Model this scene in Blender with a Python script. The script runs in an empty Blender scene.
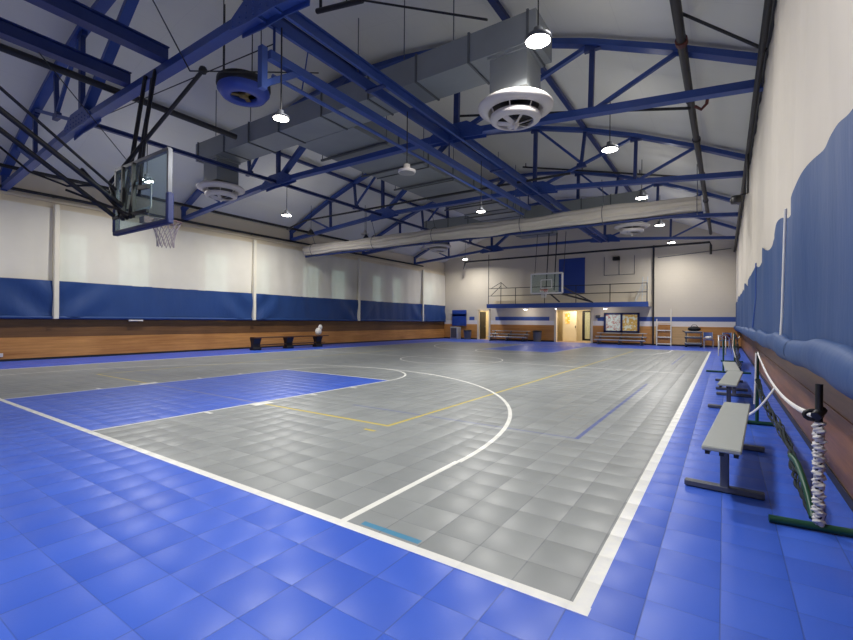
import bpy, math, random
from mathutils import Vector, Matrix
rnd = random.Random(7)
S = bpy.context.scene
COL = S.collection
PI = math.pi
ORG = {}

# ------------------------------------------------------------------ materials
class X:
    """tiny expression wrapper around Math nodes"""
    def __init__(s, nt, v): s.nt = nt; s.v = v
    def _m(s, op, *a):
        n = s.nt.nodes.new('ShaderNodeMath'); n.operation = op
        for i, q in enumerate((s,) + a):
            q = q.v if isinstance(q, X) else q
            if isinstance(q, (int, float)): n.inputs[i].default_value = q
            else: s.nt.links.new(q, n.inputs[i])
        return X(s.nt, n.outputs[0])
    def __add__(s, o): return s._m('ADD', o)
    def __sub__(s, o): return s._m('SUBTRACT', o)
    def __mul__(s, o): return s._m('MULTIPLY', o)
    def __truediv__(s, o): return s._m('DIVIDE', o)
    def lt(s, o): return s._m('LESS_THAN', o)
    def gt(s, o): return s._m('GREATER_THAN', o)
    def abs(s): return s._m('ABSOLUTE')
    def sqrt(s): return s._m('SQRT')
    def sin(s): return s._m('SINE')
    def pow(s, o): return s._m('POWER', o)
    def frac(s): return s._m('FRACT')
    def floor(s): return s._m('FLOOR')
    def min(s, o): return s._m('MINIMUM', o)
    def max(s, o): return s._m('MAXIMUM', o)
    def band(s, c, w): return (s - c).abs().lt(w / 2)
    def within(s, a, b): return s.gt(a) * s.lt(b)

def srgb(r, g, b):
    f = lambda c: (c / 255 / 12.92) if c / 255 <= .04045 else ((c / 255 + .055) / 1.055) ** 2.4
    return (f(r), f(g), f(b), 1)

def newmat(name):
    m = bpy.data.materials.new(name); m.use_nodes = True
    nt = m.node_tree
    return m, nt, nt.nodes['Principled BSDF']

def coords(nt, kind='Object'):
    tc = nt.nodes.new('ShaderNodeTexCoord'); sp = nt.nodes.new('ShaderNodeSeparateXYZ')
    nt.links.new(tc.outputs[kind], sp.inputs[0])
    return tc.outputs[kind], [X(nt, o) for o in sp.outputs]

def mixc(nt, fac, a, b):
    n = nt.nodes.new('ShaderNodeMix'); n.data_type = 'RGBA'
    fac = fac.v if isinstance(fac, X) else fac
    if isinstance(fac, (int, float)): n.inputs[0].default_value = fac
    else: nt.links.new(fac, n.inputs[0])
    for i, c in ((6, a), (7, b)):
        if isinstance(c, tuple): n.inputs[i].default_value = c
        else: nt.links.new(c, n.inputs[i])
    return n.outputs[2]

def noise(nt, vec, scale, detail=3, stretch=None, rough=.5):
    if stretch:
        mp = nt.nodes.new('ShaderNodeMapping'); mp.inputs['Scale'].default_value = stretch
        nt.links.new(vec, mp.inputs[0]); vec = mp.outputs[0]
    n = nt.nodes.new('ShaderNodeTexNoise'); n.inputs['Scale'].default_value = scale
    n.inputs['Detail'].default_value = detail; n.inputs['Roughness'].default_value = rough
    nt.links.new(vec, n.inputs['Vector'])
    return X(nt, n.outputs['Fac'])

def bump(nt, b, h, strength=.3, dist=.01):
    n = nt.nodes.new('ShaderNodeBump'); n.inputs['Strength'].default_value = strength
    n.inputs['Distance'].default_value = dist
    nt.links.new(h.v if isinstance(h, X) else h, n.inputs['Height'])
    nt.links.new(n.outputs[0], b.inputs['Normal'])

def plain(name, c, rough=.5, metal=0, var=.12, scale=6, bmp=0, spec=None):
    m, nt, b = newmat(name)
    vec, _ = coords(nt)
    c = srgb(*c); f = lambda k: tuple(min(1, x * k) for x in c[:3]) + (1,)
    n = noise(nt, vec, scale)
    nt.links.new(mixc(nt, n, f(1 - var), f(1 + var)), b.inputs['Base Color'])
    b.inputs['Roughness'].default_value = rough; b.inputs['Metallic'].default_value = metal
    if spec is not None: b.inputs['Specular IOR Level'].default_value = spec
    if bmp: bump(nt, b, noise(nt, vec, scale * 6), bmp, .005)
    return m

def wood(name, dark, light, axis='Y', plank=0, rough=.35, big=.6):
    m, nt, b = newmat(name)
    vec, (x, y, z) = coords(nt)
    st = {'Y': (6, .35, 9), 'X': (.35, 6, 9), 'Z': (9, 9, .4)}[axis]
    n1 = noise(nt, vec, 1.6, 6, st, .6); n2 = noise(nt, vec, big, 2)
    n3 = noise(nt, vec, 9, 4, st, .7)
    f = n1 * .6 + n3 * .35 + n2 * .55 - .28
    f = (f - .5) * 1.9 + .5
    c = mixc(nt, f.max(0).min(1), srgb(*dark), srgb(*light))
    nt.links.new(c, b.inputs['Base Color'])
    b.inputs['Roughness'].default_value = rough
    bump(nt, b, n3, .12, .004)
    return m

def emit(name, c, s):
    m, nt, b = newmat(name)
    vec, _ = coords(nt)
    n = noise(nt, vec, 3)
    cc = srgb(*c)
    nt.links.new(mixc(nt, n, tuple(k * .94 for k in cc[:3]) + (1,), cc), b.inputs['Emission Color'])
    b.inputs['Base Color'].default_value = cc
    b.inputs['Emission Strength'].default_value = s
    return m

def glass(name, tint=(225, 240, 238), gloss=.12, opac=.12, rough=.03):
    """clear sheet: mostly see-through with a reflecting skin"""
    m, nt, b = newmat(name)
    vec, _ = coords(nt)
    b.inputs['Base Color'].default_value = srgb(*tint); b.inputs['Roughness'].default_value = rough
    t = nt.nodes.new('ShaderNodeBsdfTransparent'); t.inputs[0].default_value = srgb(*tint)
    mx = nt.nodes.new('ShaderNodeMixShader')
    fr = nt.nodes.new('ShaderNodeLayerWeight'); fr.inputs[0].default_value = .5
    f = X(nt, fr.outputs['Facing']).pow(5) * .6 + opac + .03 + (noise(nt, vec, 2) - .5) * .04
    nt.links.new(f.v, mx.inputs[0]); nt.links.new(t.outputs[0], mx.inputs[1]); nt.links.new(b.outputs[0], mx.inputs[2])
    nt.links.new(mx.outputs[0], nt.nodes['Material Output'].inputs[0])
    return m

def cloth(name, c, transp=0., transl=.2, rough=.8, wr=.25, sheen=0):
    m, nt, b = newmat(name)
    vec, (x, y, z) = coords(nt)
    cc = srgb(*c)
    n = noise(nt, vec, .9, 4)
    nt.links.new(mixc(nt, n, tuple(k * .86 for k in cc[:3]) + (1,), tuple(min(1, k * 1.1) for k in cc[:3]) + (1,)), b.inputs['Base Color'])
    b.inputs['Roughness'].default_value = rough
    w = noise(nt, vec, 1.5, 4, (1, 1.4, .5)) ; bump(nt, b, w, wr, .06)
    out = b.outputs[0]
    if transl:
        tl = nt.nodes.new('ShaderNodeBsdfTranslucent'); tl.inputs[0].default_value = cc
        mx = nt.nodes.new('ShaderNodeMixShader'); mx.inputs[0].default_value = transl
        nt.links.new(out, mx.inputs[1]); nt.links.new(tl.outputs[0], mx.inputs[2]); out = mx.outputs[0]
    if transp:
        t = nt.nodes.new('ShaderNodeBsdfTransparent')
        mx = nt.nodes.new('ShaderNodeMixShader'); mx.inputs[0].default_value = transp
        nt.links.new(out, mx.inputs[1]); nt.links.new(t.outputs[0], mx.inputs[2]); out = mx.outputs[0]
    nt.links.new(out, nt.nodes['Material Output'].inputs[0])
    return m

M = dict(
    steel=plain('blue_paint_steel', (46, 74, 144), .38, 0, .25, 2.5),
    darksteel=plain('dark_blue_steel', (30, 50, 108), .42, 0, .25, 2.5),
    black=plain('black_metal', (22, 22, 26), .45, 0, .3, 4),
    blackpipe=plain('black_pipe', (30, 30, 34), .5, 0, .3, 3),
    brownpipe=plain('dark_main_pipe', (48, 45, 45), .5, 0, .25, 3),
    redvalve=plain('red_brown_clamp', (96, 44, 36), .5, 0, .3, 8),
    galv=plain('galvanised_duct', (138, 143, 145), .42, .2, .16, 1.2, .1),
    seam=plain('duct_seam', (96, 100, 104), .5, .4, .2, 3),
    whitemet=plain('white_metal', (214, 208, 204), .45, 0, .06, 3),
    cream=plain('cream_paint', (226, 214, 190), .6, 0, .04, 2),
    post=plain('post_paint', (232, 226, 208), .5, 0, .04, 2),
    alu=plain('aluminium', (196, 199, 200), .4, .25, .1, 4),
    grey=plain('grey_metal', (96, 99, 106), .4, .4, .15, 5),
    benchtop=plain('bench_top', (164, 168, 164), .4, .0, .05, 8),
    rubber=plain('rubber', (20, 20, 22), .7, 0, .2, 8),
    green=plain('green_metal', (20, 70, 54), .4, 0, .2, 6),
    wrap=plain('white_wrap', (206, 204, 204), .8, 0, .25, 26, .3),
    tape=plain('white_tape', (232, 230, 228), .7, 0, .05, 10),
    net=plain('dark_net', (26, 38, 44), .85, 0, .5, 30, .5),
    netmesh=cloth('dark_net_mesh', (28, 38, 48), .35, 0, .9, .3),
    netgrey=plain('grey_cord', (150, 140, 146), .8, 0, .1, 10),
    netwhite=plain('white_cord', (214, 212, 210), .8, 0, .1, 10),
    orange=plain('rim_orange', (196, 70, 34), .4, 0, .1, 8),
    redrim=plain('rim_grey', (120, 96, 96), .4, 0, .1, 8),
    bluepad=plain('blue_pad', (26, 40, 92), .55, 0, .1, 3),
    bluepanel=plain('blue_panel', (34, 66, 150), .45, 0, .08, 2),
    stripe=plain('stripe_blue', (52, 84, 158), .5, 0, .06, 2),
    lens=emit('lamp_lens', (255, 250, 240), 26),
    unlit=plain('unlit_lens', (150, 150, 146), .3, 0, .05, 4),
    warm=emit('small_lamp', (255, 244, 222), 10),
    glass=glass('backboard_glass', (236, 246, 246), .1, .015),
    pane=glass('window_glass', (236, 244, 240), .1, .05),
    clear=glass('case_glass', (240, 245, 245), .1, .03),
    woodL=wood('wood_light', (156, 100, 46), (226, 166, 96), 'Y', rough=.4),
    woodD=wood('wood_dark', (84, 56, 30), (132, 92, 52), 'Y', rough=.45),
    woodR=wood('wood_right', (88, 60, 30), (172, 118, 68), 'Y', rough=.4),
    woodRd=wood('wood_right_dark', (76, 52, 26), (150, 102, 60), 'Y', rough=.4),
    woodF=wood('wood_far', (164, 108, 52), (216, 158, 92), 'X', rough=.4),
    woodT=wood('wood_tan', (186, 148, 98), (226, 190, 136), 'X', rough=.4),
    woodB=wood('wood_bench', (66, 40, 22), (112, 72, 42), 'Y', rough=.4),
    white_c=cloth('white_mesh_curtain', (240, 236, 224), .11, .07, .8, .12),
    white_r=cloth('white_vinyl_curtain', (222, 214, 202), .0, .12, .7, .2),
    blue_c=cloth('blue_vinyl_curtain', (32, 68, 128), 0, .04, .55, .55),
    blue_r=cloth('blue_vinyl_curtain_right', (40, 76, 130), 0, .04, .6, .35),
    roll=cloth('rolled_curtain_fabric', (214, 207, 194), 0, .05, .8, .3),
    binbody=plain('bin_body', (120, 116, 110), .7, 0, .1, 5),
    bag=plain('white_bag', (226, 222, 216), .7, 0, .08, 12),
    seatblue=plain('blue_seat', (70, 92, 150), .5, 0, .1, 6),
    yellow=plain('fan_motor_yellow', (120, 100, 50), .5, .2, .2, 8),
    fanblue=plain('fan_blue', (58, 82, 170), .4, 0, .1, 4),
    door=plain('door_cream', (232, 220, 186), .5, 0, .04, 3),
    dark=plain('dark_frame', (30, 28, 28), .5, 0, .2, 6),
    tile=plain('corridor_floor', (176, 150, 120), .3, 0, .1, 5),
)

def ceiling_mat():
    m, nt, b = newmat('ceiling_panels')
    vec, (x, y, z) = coords(nt)
    n = noise(nt, vec, .5, 3); n2 = noise(nt, vec, 30, 2)
    c = mixc(nt, n, srgb(226, 224, 214), srgb(238, 236, 226))
    gx = ((x + 9.07) / 1.22).frac().lt(.012).max((y / 2.76).frac().lt(.006))
    c = mixc(nt, gx * .06, c, srgb(90, 90, 98))
    nt.links.new(c, b.inputs['Base Color']); b.inputs['Roughness'].default_value = .85
    bump(nt, b, n2, .1, .004)
    return m
M['ceiling'] = ceiling_mat()

def farwall_mat():
    m, nt, b = newmat('far_wall_paint')
    vec, (x, y, z) = coords(nt)
    n = noise(nt, vec, .6, 3)
    c = mixc(nt, n, srgb(206, 197, 180), srgb(220, 211, 194))
    row = (z / .2); off = row.floor() * .5
    blk = row.frac().lt(.05).max(((x / .4) + off).frac().lt(.025))
    c = mixc(nt, blk * .10, c, srgb(150, 140, 126))
    c = mixc(nt, z.lt(1.46), c, srgb(226, 222, 222))
    c = mixc(nt, z.within(1.46, 1.73) * (x.within(-4.0, 2).max(x.within(-14.2, -10.1)).max(x.within(-16.4, -15.95)).max(x.within(-6.9, -4.0))), c, srgb(56, 84, 156))
    nt.links.new(c, b.inputs['Base Color']); b.inputs['Roughness'].default_value = .6
    bump(nt, b, blk, -.15, .004)
    return m
M['farwall'] = farwall_mat()

def floor_mat():
    m, nt, b = newmat('sport_tile_floor')
    vec, (x, y, z) = coords(nt)
    xc = (x + 8.19).abs(); ym = y.min(y * -1 + 27.57)
    T = .305
    fx = ((x + .62) / T).frac(); fy = ((y - 2.12) / T).frac()
    tid = ((x + .62) / T).floor() * 12.9898 + ((y - 2.12) / T).floor() * 78.233
    rt = (tid.sin() * 43758.5).frac()
    n = noise(nt, vec, .7, 4); nf = noise(nt, vec, 60, 3)
    grey = mixc(nt, n * .6 + rt * .4, srgb(122, 126, 127), srgb(148, 152, 152))
    blue = mixc(nt, n * .6 + rt * .4, srgb(48, 84, 188), srgb(64, 104, 214))
    court = xc.lt(7.6) * ym.gt(2.17)
    key = xc.lt(1.83) * ym.lt(7.95)
    c = mixc(nt, court * (key * -1 + 1), blue, grey)
    # groove between tiles
    ex = (fx - .5).abs().gt(.488); ey = (fy - .5).abs().gt(.49)
    groove = ex.max(ey * .6)
    c = mixc(nt, groove * .35, c, srgb(40, 46, 70))
    # thin blue badminton line, yellow volleyball line, white lines
    bl = (xc.band(6.76, .05) * ym.within(5.28, 11)).max(ym.band(5.3, .05) * xc.within(3.2, 6.78) * .55)
    c = mixc(nt, bl * .8, c, srgb(64, 82, 150))
    yl = (xc.band(4.57, .05) * ym.gt(4.48)).max(ym.band(4.5, .05) * xc.lt(4.59) * (xc.gt(1.95).max(.25)))
    yl = yl.max(x.within(-3.76, -3.58) * y.band(4.2, .05))
    c = mixc(nt, yl * .85, c, srgb(206, 186, 60))
    cy = x.within(-2.02, -1.55) * y.band(2.25, .05)
    c = mixc(nt, cy * .8, c, srgb(40, 130, 170))
    side = xc.band(7.625, .082) * ym.gt(2.13)
    base = ym.band(2.165, .07) * xc.lt(7.67)
    half = y.band(13.785, .05) * xc.lt(7.6)
    r0 = (xc * xc + (y - 13.785) * (y - 13.785)).sqrt().band(1.83, .05)
    kl = xc.band(1.83, .05) * ym.within(2.17, 7.97)
    ft = ym.band(7.95, .05) * xc.lt(1.85)
    r1 = (xc * xc + (ym - 7.95) * (ym - 7.95)).sqrt().band(1.83, .05) * ym.gt(7.95)
    tp = xc.band(6.04, .055) * ym.within(2.17, 3.75)
    r2 = (xc * xc + (ym - 3.75) * (ym - 3.75)).sqrt().band(6.055, .055) * ym.gt(3.75)
    mk = xc.within(1.8, 2.02) * (ym.band(4.5, .34).max(ym.band(5.6, .06)).max(ym.band(6.65, .06)).max(ym.band(3.6, .06)))
    w = side
    for q in (base, half, r0, kl, ft, r1, tp, r2, mk): w = w.max(q)
    wear = noise(nt, vec, 14, 4)
    c = mixc(nt, w * (wear * .3 + .8).min(1), c, srgb(226, 226, 220))
    nt.links.new(c, b.inputs['Base Color'])
    rr = n * .14 + nf * .08 + .26
    nt.links.new(rr.v, b.inputs['Roughness'])
    b.inputs['Specular IOR Level'].default_value = .4
    # every tile is slightly domed
    ux = fx * 2 - 1; uy = fy * 2 - 1
    dome = (ux * ux) * -.5 - (uy * uy) * .5 + 1
    tilt = (rt - .5) * (fx - .5) * .5 + ((rt * 7).frac() - .5) * (fy - .5) * .5
    h = dome + tilt + nf * .02 + n * .4
    bump(nt, b, h, 1.0, .013)
    return m
M['floor'] = floor_mat()

def poster_mat(name, cols):
    m, nt, b = newmat(name)
    vec, (x, y, z) = coords(nt)
    n = noise(nt, vec, 5, 2)
    cr = nt.nodes.new('ShaderNodeValToRGB'); cr.color_ramp.interpolation = 'CONSTANT'
    el = cr.color_ramp.elements
    for i, c in enumerate(cols):
        e = el[i] if i < 2 else el.new(.5)
        e.position = .36 + .28 * i / max(1, len(cols) - 1) if i else 0
        e.color = srgb(*c)
    nt.links.new(n.v, cr.inputs[0]); nt.links.new(cr.outputs[0], b.inputs['Base Color'])
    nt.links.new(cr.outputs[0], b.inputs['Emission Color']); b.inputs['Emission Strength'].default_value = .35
    return m
M['posterA'] = poster_mat('notices', [(226, 222, 214), (200, 90, 80), (232, 228, 220), (70, 110, 90), (236, 232, 226), (60, 60, 80)])
M['posterB'] = poster_mat('gold_poster', [(236, 226, 206), (226, 170, 70), (238, 210, 150), (216, 186, 130)])

# ------------------------------------------------------------------ mesh building
class MB:
    def __init__(s): s.v = []; s.f = []; s.s = []
    def add(s, vs, fs, smooth=False):
        k = len(s.v); s.v += [tuple(p) for p in vs]
        s.f += [tuple(i + k for i in f) for f in fs]; s.s += [smooth] * len(fs); return s
    def box(s, c, d, rz=0):
        c = Vector(c); R = Matrix.Rotation(rz, 3, 'Z'); h = [k / 2 for k in d]
        vs = [c + R @ Vector((a * h[0], b * h[1], e * h[2])) for a in (-1, 1) for b in (-1, 1) for e in (-1, 1)]
        return s.add(vs, [(0, 1, 3, 2), (4, 6, 7, 5), (0, 4, 5, 1), (2, 3, 7, 6), (0, 2, 6, 4), (1, 5, 7, 3)])
    def ext(s, x0, x1, y0, y1, z0, z1): return s.box(((x0 + x1) / 2, (y0 + y1) / 2, (z0 + z1) / 2), (x1 - x0, y1 - y0, z1 - z0))
    def rbox(s, c, d, r=.01):
        """box with chamfered edges"""
        c = Vector(c); h = [k / 2 for k in d]; r = min(r, min(h) * .45)
        vs = []; idx = {}
        for a in (-1, 1):
            for b in (-1, 1):
                for e in (-1, 1):
                    sg = (a, b, e)
                    for ax in range(3):
                        p = [sg[i] * (h[i] - (0 if i == ax else r)) for i in range(3)]
                        idx[(a, b, e, ax)] = len(vs); vs.append(c + Vector(p))
        fs = []
        for ax in range(3):
            o = [i for i in range(3) if i != ax]
            for sg in (-1, 1):
                loop = []
                for (u, w) in ((-1, -1), (1, -1), (1, 1), (-1, 1)):
                    k = [0, 0, 0]; k[ax] = sg; k[o[0]] = u; k[o[1]] = w
                    loop.append(idx[tuple(k) + (ax,)])
                if (sg > 0) != (ax != 1): loop.reverse()
                fs.append(tuple(loop))
        for ax in range(3):
            o = [i for i in range(3) if i != ax]
            for u in (-1, 1):
                for w in (-1, 1):
                    q = []
                    for t, a2 in ((-1, o[0]), (1, o[0]), (1, o[1]), (-1, o[1])):
                        k = [0, 0, 0]; k[ax] = t; k[o[0]] = u; k[o[1]] = w
                        q.append(idx[tuple(k) + (a2,)])
                    fs.append(tuple(q))
        for a in (-1, 1):
            for b in (-1, 1):
                for e in (-1, 1): fs.append(tuple(idx[(a, b, e, ax)] for ax in range(3)))
        return s.add(vs, fs)
    def frame(s, p, q, up=(0, 0, 1)):
        p, q = Vector(p), Vector(q); d = (q - p).normalized(); up = Vector(up)
        if abs(d.dot(up)) > .98: up = Vector((0, 1, 0))
        a = d.cross(up).normalized(); return p, q, a, a.cross(d).normalized()
    def beam(s, p, q, w, h, up=(0, 0, 1)):
        p, q, a, b = s.frame(p, q, up); o = [(-1, -1), (1, -1), (1, 1), (-1, 1)]
        vs = [e + a * (i * w / 2) + b * (j * h / 2) for e in (p, q) for i, j in o]
        return s.add(vs, [(3, 2, 1, 0), (4, 5, 6, 7)] + [(i, (i + 1) % 4, 4 + (i + 1) % 4, 4 + i) for i in range(4)])
    def angle(s, p, q, w, t=.016):
        """pair of steel angles back to back, a T section"""
        s.beam(p, q, w, t); P, Q, a, b = s.frame(p, q)
        s.beam(P - b * w / 2, Q - b * w / 2, t * 1.6, w); return s
    def tube(s, p, q, r, n=10, r2=None, cap=True):
        p, q, a, b = s.frame(p, q); r2 = r if r2 is None else r2
        vs = [e + a * math.cos(2 * PI * i / n) * R + b * math.sin(2 * PI * i / n) * R for e, R in ((p, r), (q, r2)) for i in range(n)]
        s.add(vs, [(i, (i + 1) % n, n + (i + 1) % n, n + i) for i in range(n)], True)
        if cap: s.add(vs, [tuple(range(n))[::-1], tuple(range(n, 2 * n))])
        return s
    def path(s, pts, r, n=8, closed=False, flat=None):
        P = [Vector(p) for p in pts]; N = len(P); vs = []; prev = None
        for i in range(N):
            d = (P[(i + 1) % N] - P[i - 1]) if closed else (P[min(i + 1, N - 1)] - P[max(i - 1, 0)])
            d.normalize()
            up = prev if prev is not None else (Vector((0, 0, 1)) if abs(d.z) < .95 else Vector((1, 0, 0)))
            a = d.cross(up)
            if a.length < 1e-4: a = d.cross(Vector((1, 0, 0)))
            a.normalize(); b = a.cross(d).normalized(); prev = b
            rr = r[i] if isinstance(r, (list, tuple)) else r
            fl = flat or 1
            vs += [P[i] + a * math.cos(2 * PI * k / n) * rr * fl + b * math.sin(2 * PI * k / n) * rr for k in range(n)]
        fs = [(i * n + k, i * n + (k + 1) % n, ((i + 1) % N) * n + (k + 1) % n, ((i + 1) % N) * n + k) for i in range(N if closed else N - 1) for k in range(n)]
        s.add(vs, fs, True)
        if not closed: s.add(vs, [tuple(range(n))[::-1], tuple(range((N - 1) * n, N * n))])
        return s
    def lathe(s, prof, c, n=32, smooth=True, sx=1, sy=1):
        c = Vector(c); k = len(prof)
        vs = [c + Vector((r * math.cos(2 * PI * i / n) * sx, r * math.sin(2 * PI * i / n) * sy, z)) for i in range(n) for r, z in prof]
        fs = [(i * k + j, ((i + 1) % n) * k + j, ((i + 1) % n) * k + j + 1, i * k + j + 1) for i in range(n) for j in range(k - 1)]
        s.add(vs, fs, smooth)
        for j, rev in ((0, True), (k - 1, False)):
            if prof[j][0] > 1e-5:
                l = tuple(i * k + j for i in range(n)); s.add(vs, [l[::-1] if rev else l])
        return s
    def prism(s, poly, y0, y1):
        """polygon in X-Z pushed from y0 to y1"""
        n = len(poly); vs = [(x, y, z) for y in (y0, y1) for x, z in poly]
        return s.add(vs, [tuple(range(n)), tuple(range(n, 2 * n))[::-1]] + [(i, n + i, n + (i + 1) % n, (i + 1) % n) for i in range(n)])
    def grid(s, fn, nu, nv, smooth=True):
        vs = [fn(i / nu, j / nv) for i in range(nu + 1) for j in range(nv + 1)]
        return s.add(vs, [(i * (nv + 1) + j, (i + 1) * (nv + 1) + j, (i + 1) * (nv + 1) + j + 1, i * (nv + 1) + j + 1) for i in range(nu) for j in range(nv)], smooth)
    def ball(s, c, r, n=12, sc=(1, 1, 1), bot=-1.):
        pr = []
        for j in range(n // 2 + 1):
            t = PI * j / (n // 2) - PI / 2
            pr.append((max(1e-6, math.cos(t)) * r, max(bot, math.sin(t)) * r * sc[2]))
        return s.lathe(pr, c, n, True, sc[0], sc[1])
    def build(s, name, mat, parent=None, world=True):
        me = bpy.data.meshes.new(name); o = bpy.data.objects.new(name, me)
        if parent is not None:
            org = ORG[parent] if world else Vector((0, 0, 0)); ORG[o] = ORG[parent]; o.parent = parent
        else:
            xs = list(zip(*s.v)); org = Vector(((min(xs[0]) + max(xs[0])) / 2, (min(xs[1]) + max(xs[1])) / 2, min(xs[2]))) if world == 'base' else Vector((0, 0, 0))
            o.location = org; ORG[o] = org
        me.from_pydata([tuple(Vector(v) - org) for v in s.v], [], s.f)
        me.polygons.foreach_set('use_smooth', s.s)
        me.materials.append(mat); me.update()
        import bmesh
        bm = bmesh.new(); bm.from_mesh(me); bmesh.ops.recalc_face_normals(bm, faces=bm.faces); bm.to_mesh(me); bm.free()
        COL.objects.link(o); return o

def tag(o, label, cat=None, group=None, kind=None):
    o['label'] = label
    if cat: o['category'] = cat
    if group: o['group'] = group
    if kind: o['kind'] = kind
    return o
def thing(name, label, cat, loc=(0, 0, 0), rz=0, group=None):
    o = bpy.data.objects.new(name, None); COL.objects.link(o); o.location = loc; o.rotation_euler.z = rz
    o.empty_display_size = .1
    ORG[o] = Vector(loc); return tag(o, label, cat, group)
def struct(name, mb, mat, label, world=True):
    return tag(mb.build(name, mat, None, world), label, None, None, 'structure')
def structroot(name, label, loc):
    o = bpy.data.objects.new(name, None); COL.objects.link(o); o.location = loc; ORG[o] = Vector(loc)
    return tag(o, label, None, None, 'structure')
def one(name, mb, mat, label, cat, group=None): return tag(mb.build(name, mat, None, 'base'), label, cat, group)
def dup(root, loc, rz=None, label=None, group=None):
    r = root.copy(); COL.objects.link(r); r.location = loc
    if rz is not None: r.rotation_euler.z = rz
    if label: r['label'] = label
    if group: r['group'] = group
    def rec(src, dst):
        for ch in src.children:
            c = ch.copy(); COL.objects.link(c); c.parent = dst; rec(ch, c)
    rec(root, r); return r

# ------------------------------------------------------------------ the hall
CX = -9.07                      # ridge line
XL, XR, YN, YF = -18.72, .84, -2.2, 30.3
TOP = [(9.62, 5.92), (8.35, 6.52), (6.75, 7.2), (5.2, 7.75), (3.5, 8.22), (1.75, 8.48), (0, 8.62)]
roof = [(CX + w, z + .17) for w, z in TOP] + [(CX - w, z + .17) for w, z in TOP[-2::-1]]   # right to left
roof = [(XR + .25, roof[0][1] - .12)] + roof + [(XL - .25, roof[-1][1] - .12)]

mb = MB(); mb.add([(XL - .1, YN - .1, 0), (XR + .1, YN - .1, 0), (XR + .1, YF + .02, 0), (XL - .1, YF + .02, 0)], [(0, 1, 2, 3)])
struct('floor', mb, M['floor'], 'blue and grey interlocking tile sports floor with court lines')
mb = MB()
for (x0, z0), (x1, z1) in zip(roof, roof[1:]):
    mb.add([(x0, YN - .1, z0), (x1, YN - .1, z1), (x1, YF + .1, z1), (x0, YF + .1, z0)], [(0, 1, 2, 3)])
    mb.add([(x0, YN - .1, z0 + .1), (x1, YN - .1, z1 + .1), (x1, YF + .1, z1 + .1), (x0, YF + .1, z0 + .1)], [(3, 2, 1, 0)])
struct('ceiling', mb, M['ceiling'], 'arched grey panel ceiling above the blue trusses')

WZ = roof[0][1] + .05
wins = [(5.45, 6.35), (7.22, 8.4), (10.54, 11.7), (13.06, 13.95), (15.92, 17.19), (18.02, 19.24), (21.6, 22.6), (23.66, 24.67), (27.4, 28.7)]
WB, WT = 2.3, 4.32
mb = MB(); ys = [YN] + [q for w in wins for q in w] + [YF]
mb.ext(XL - .2, XL, YN, YF, 0, WB); mb.ext(XL - .2, XL, YN, YF, WT, WZ)
for a, b in zip(ys[::2], ys[1::2]): mb.ext(XL - .2, XL, a, b, WB, WT)
struct('wall_left', mb, M['cream'], 'cream wall with windows behind the left mesh curtains')
for i, (a, b) in enumerate(wins):
    w = structroot('window_%d' % (i + 1), 'tall paned window behind the white mesh curtain, number %d from the camera end' % (i + 1), (XL - .1, (a + b) / 2, WB))
    g = MB()
    for yy in (a + .03, b - .03): g.ext(XL - .14, XL - .04, yy - .03, yy + .03, WB, WT)
    for zz in (WB + .03, WT - .03, (WB + WT) / 2): g.ext(XL - .14, XL - .04, a + .06, b - .06, zz - .03, zz + .03)
    for k in (1, 2): g.ext(XL - .11, XL - .08, a + (b - a) * k / 3 - .012, a + (b - a) * k / 3 + .012, WB + .06, WT - .06)
    for k in (1, 3, 5, 7): g.ext(XL - .108, XL - .082, a + .06, b - .06, WB + (WT - WB) * k / 8 - .012, WB + (WT - WB) * k / 8 + .012)
    g.build('window_frame', M['whitemet'], w)
    MB().ext(XL - .098, XL - .092, a + .06, b - .06, WB + .06, WT - .06).build('pane', M['pane'], w)
mb = MB().ext(XR, XR + .2, YN, YF, 0, WZ); struct('wall_right', mb, M['cream'], 'cream wall behind the right curtain')
mb = MB(); pl = [(x, z + .02) for x, z in roof]; mb.prism([(XR + .2, 0)] + pl + [(XL - .2, 0)], YN - .2, YN); struct('wall_near', mb, M['farwall'], 'end wall behind the camera')
# far wall with two door openings
D1, D2, DH = (-15.62, -14.66), (-9.68, -7.25), 2.2
mb = MB()
segs = [(XL - .2, D1[0]), (D1[1], D2[0]), (D2[1], XR + .2)]
for a, b in segs: mb.ext(a, b, YF, YF + .2, 0, DH)
mb.prism([(XR + .2, DH)] + pl + [(XL - .2, DH)], YF, YF + .2)
struct('wall_far', mb, M['farwall'], 'cream block end wall with blue stripe and balcony')
# corridor behind the doors
for nm, (a, b), dp in (('wall_corridor_left', (D1[0] - .5, D1[1] + .5), 1.6), ('wall_corridor_middle', (D2[0] - .6, D2[1] + .6), 2.4)):
    mb = MB(); y0, y1 = YF + .2, YF + .2 + dp
    mb.ext(a - .1, a, y0, y1, 0, 2.6); mb.ext(b, b + .1, y0, y1, 0, 2.6); mb.ext(a - .1, b + .1, y1, y1 + .1, 0, 2.6); mb.ext(a - .1, b + .1, y0, y1 + .1, 2.6, 2.7)
    struct(nm, mb, M['door'], 'warm lit cream corridor wall seen through the ' + ('single' if 'left' in nm else 'double') + ' doorway')
    struct(nm.replace('wall', 'floor'), MB().ext(a - .1, b + .1, YF + .02, y1 + .1, -.06, 0), M['tile'], 'corridor floor behind the ' + ('single' if 'left' in nm else 'double') + ' doorway')
def doorframe(nm, a, b, label):
    r = structroot(nm, label, ((a + b) / 2, YF, 0)); g = MB()
    for xx in (a, b): g.ext(xx - .07, xx + .07, YF - .05, YF + .22, 0, DH + .07)
    g.ext(a - .07, b + .07, YF - .05, YF + .22, DH, DH + .12); g.build('door_frame', M['cream'], r); return r
d1 = doorframe('door_1', D1[0], D1[1], 'single doorway with cream frame and half open leaf')
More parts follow.
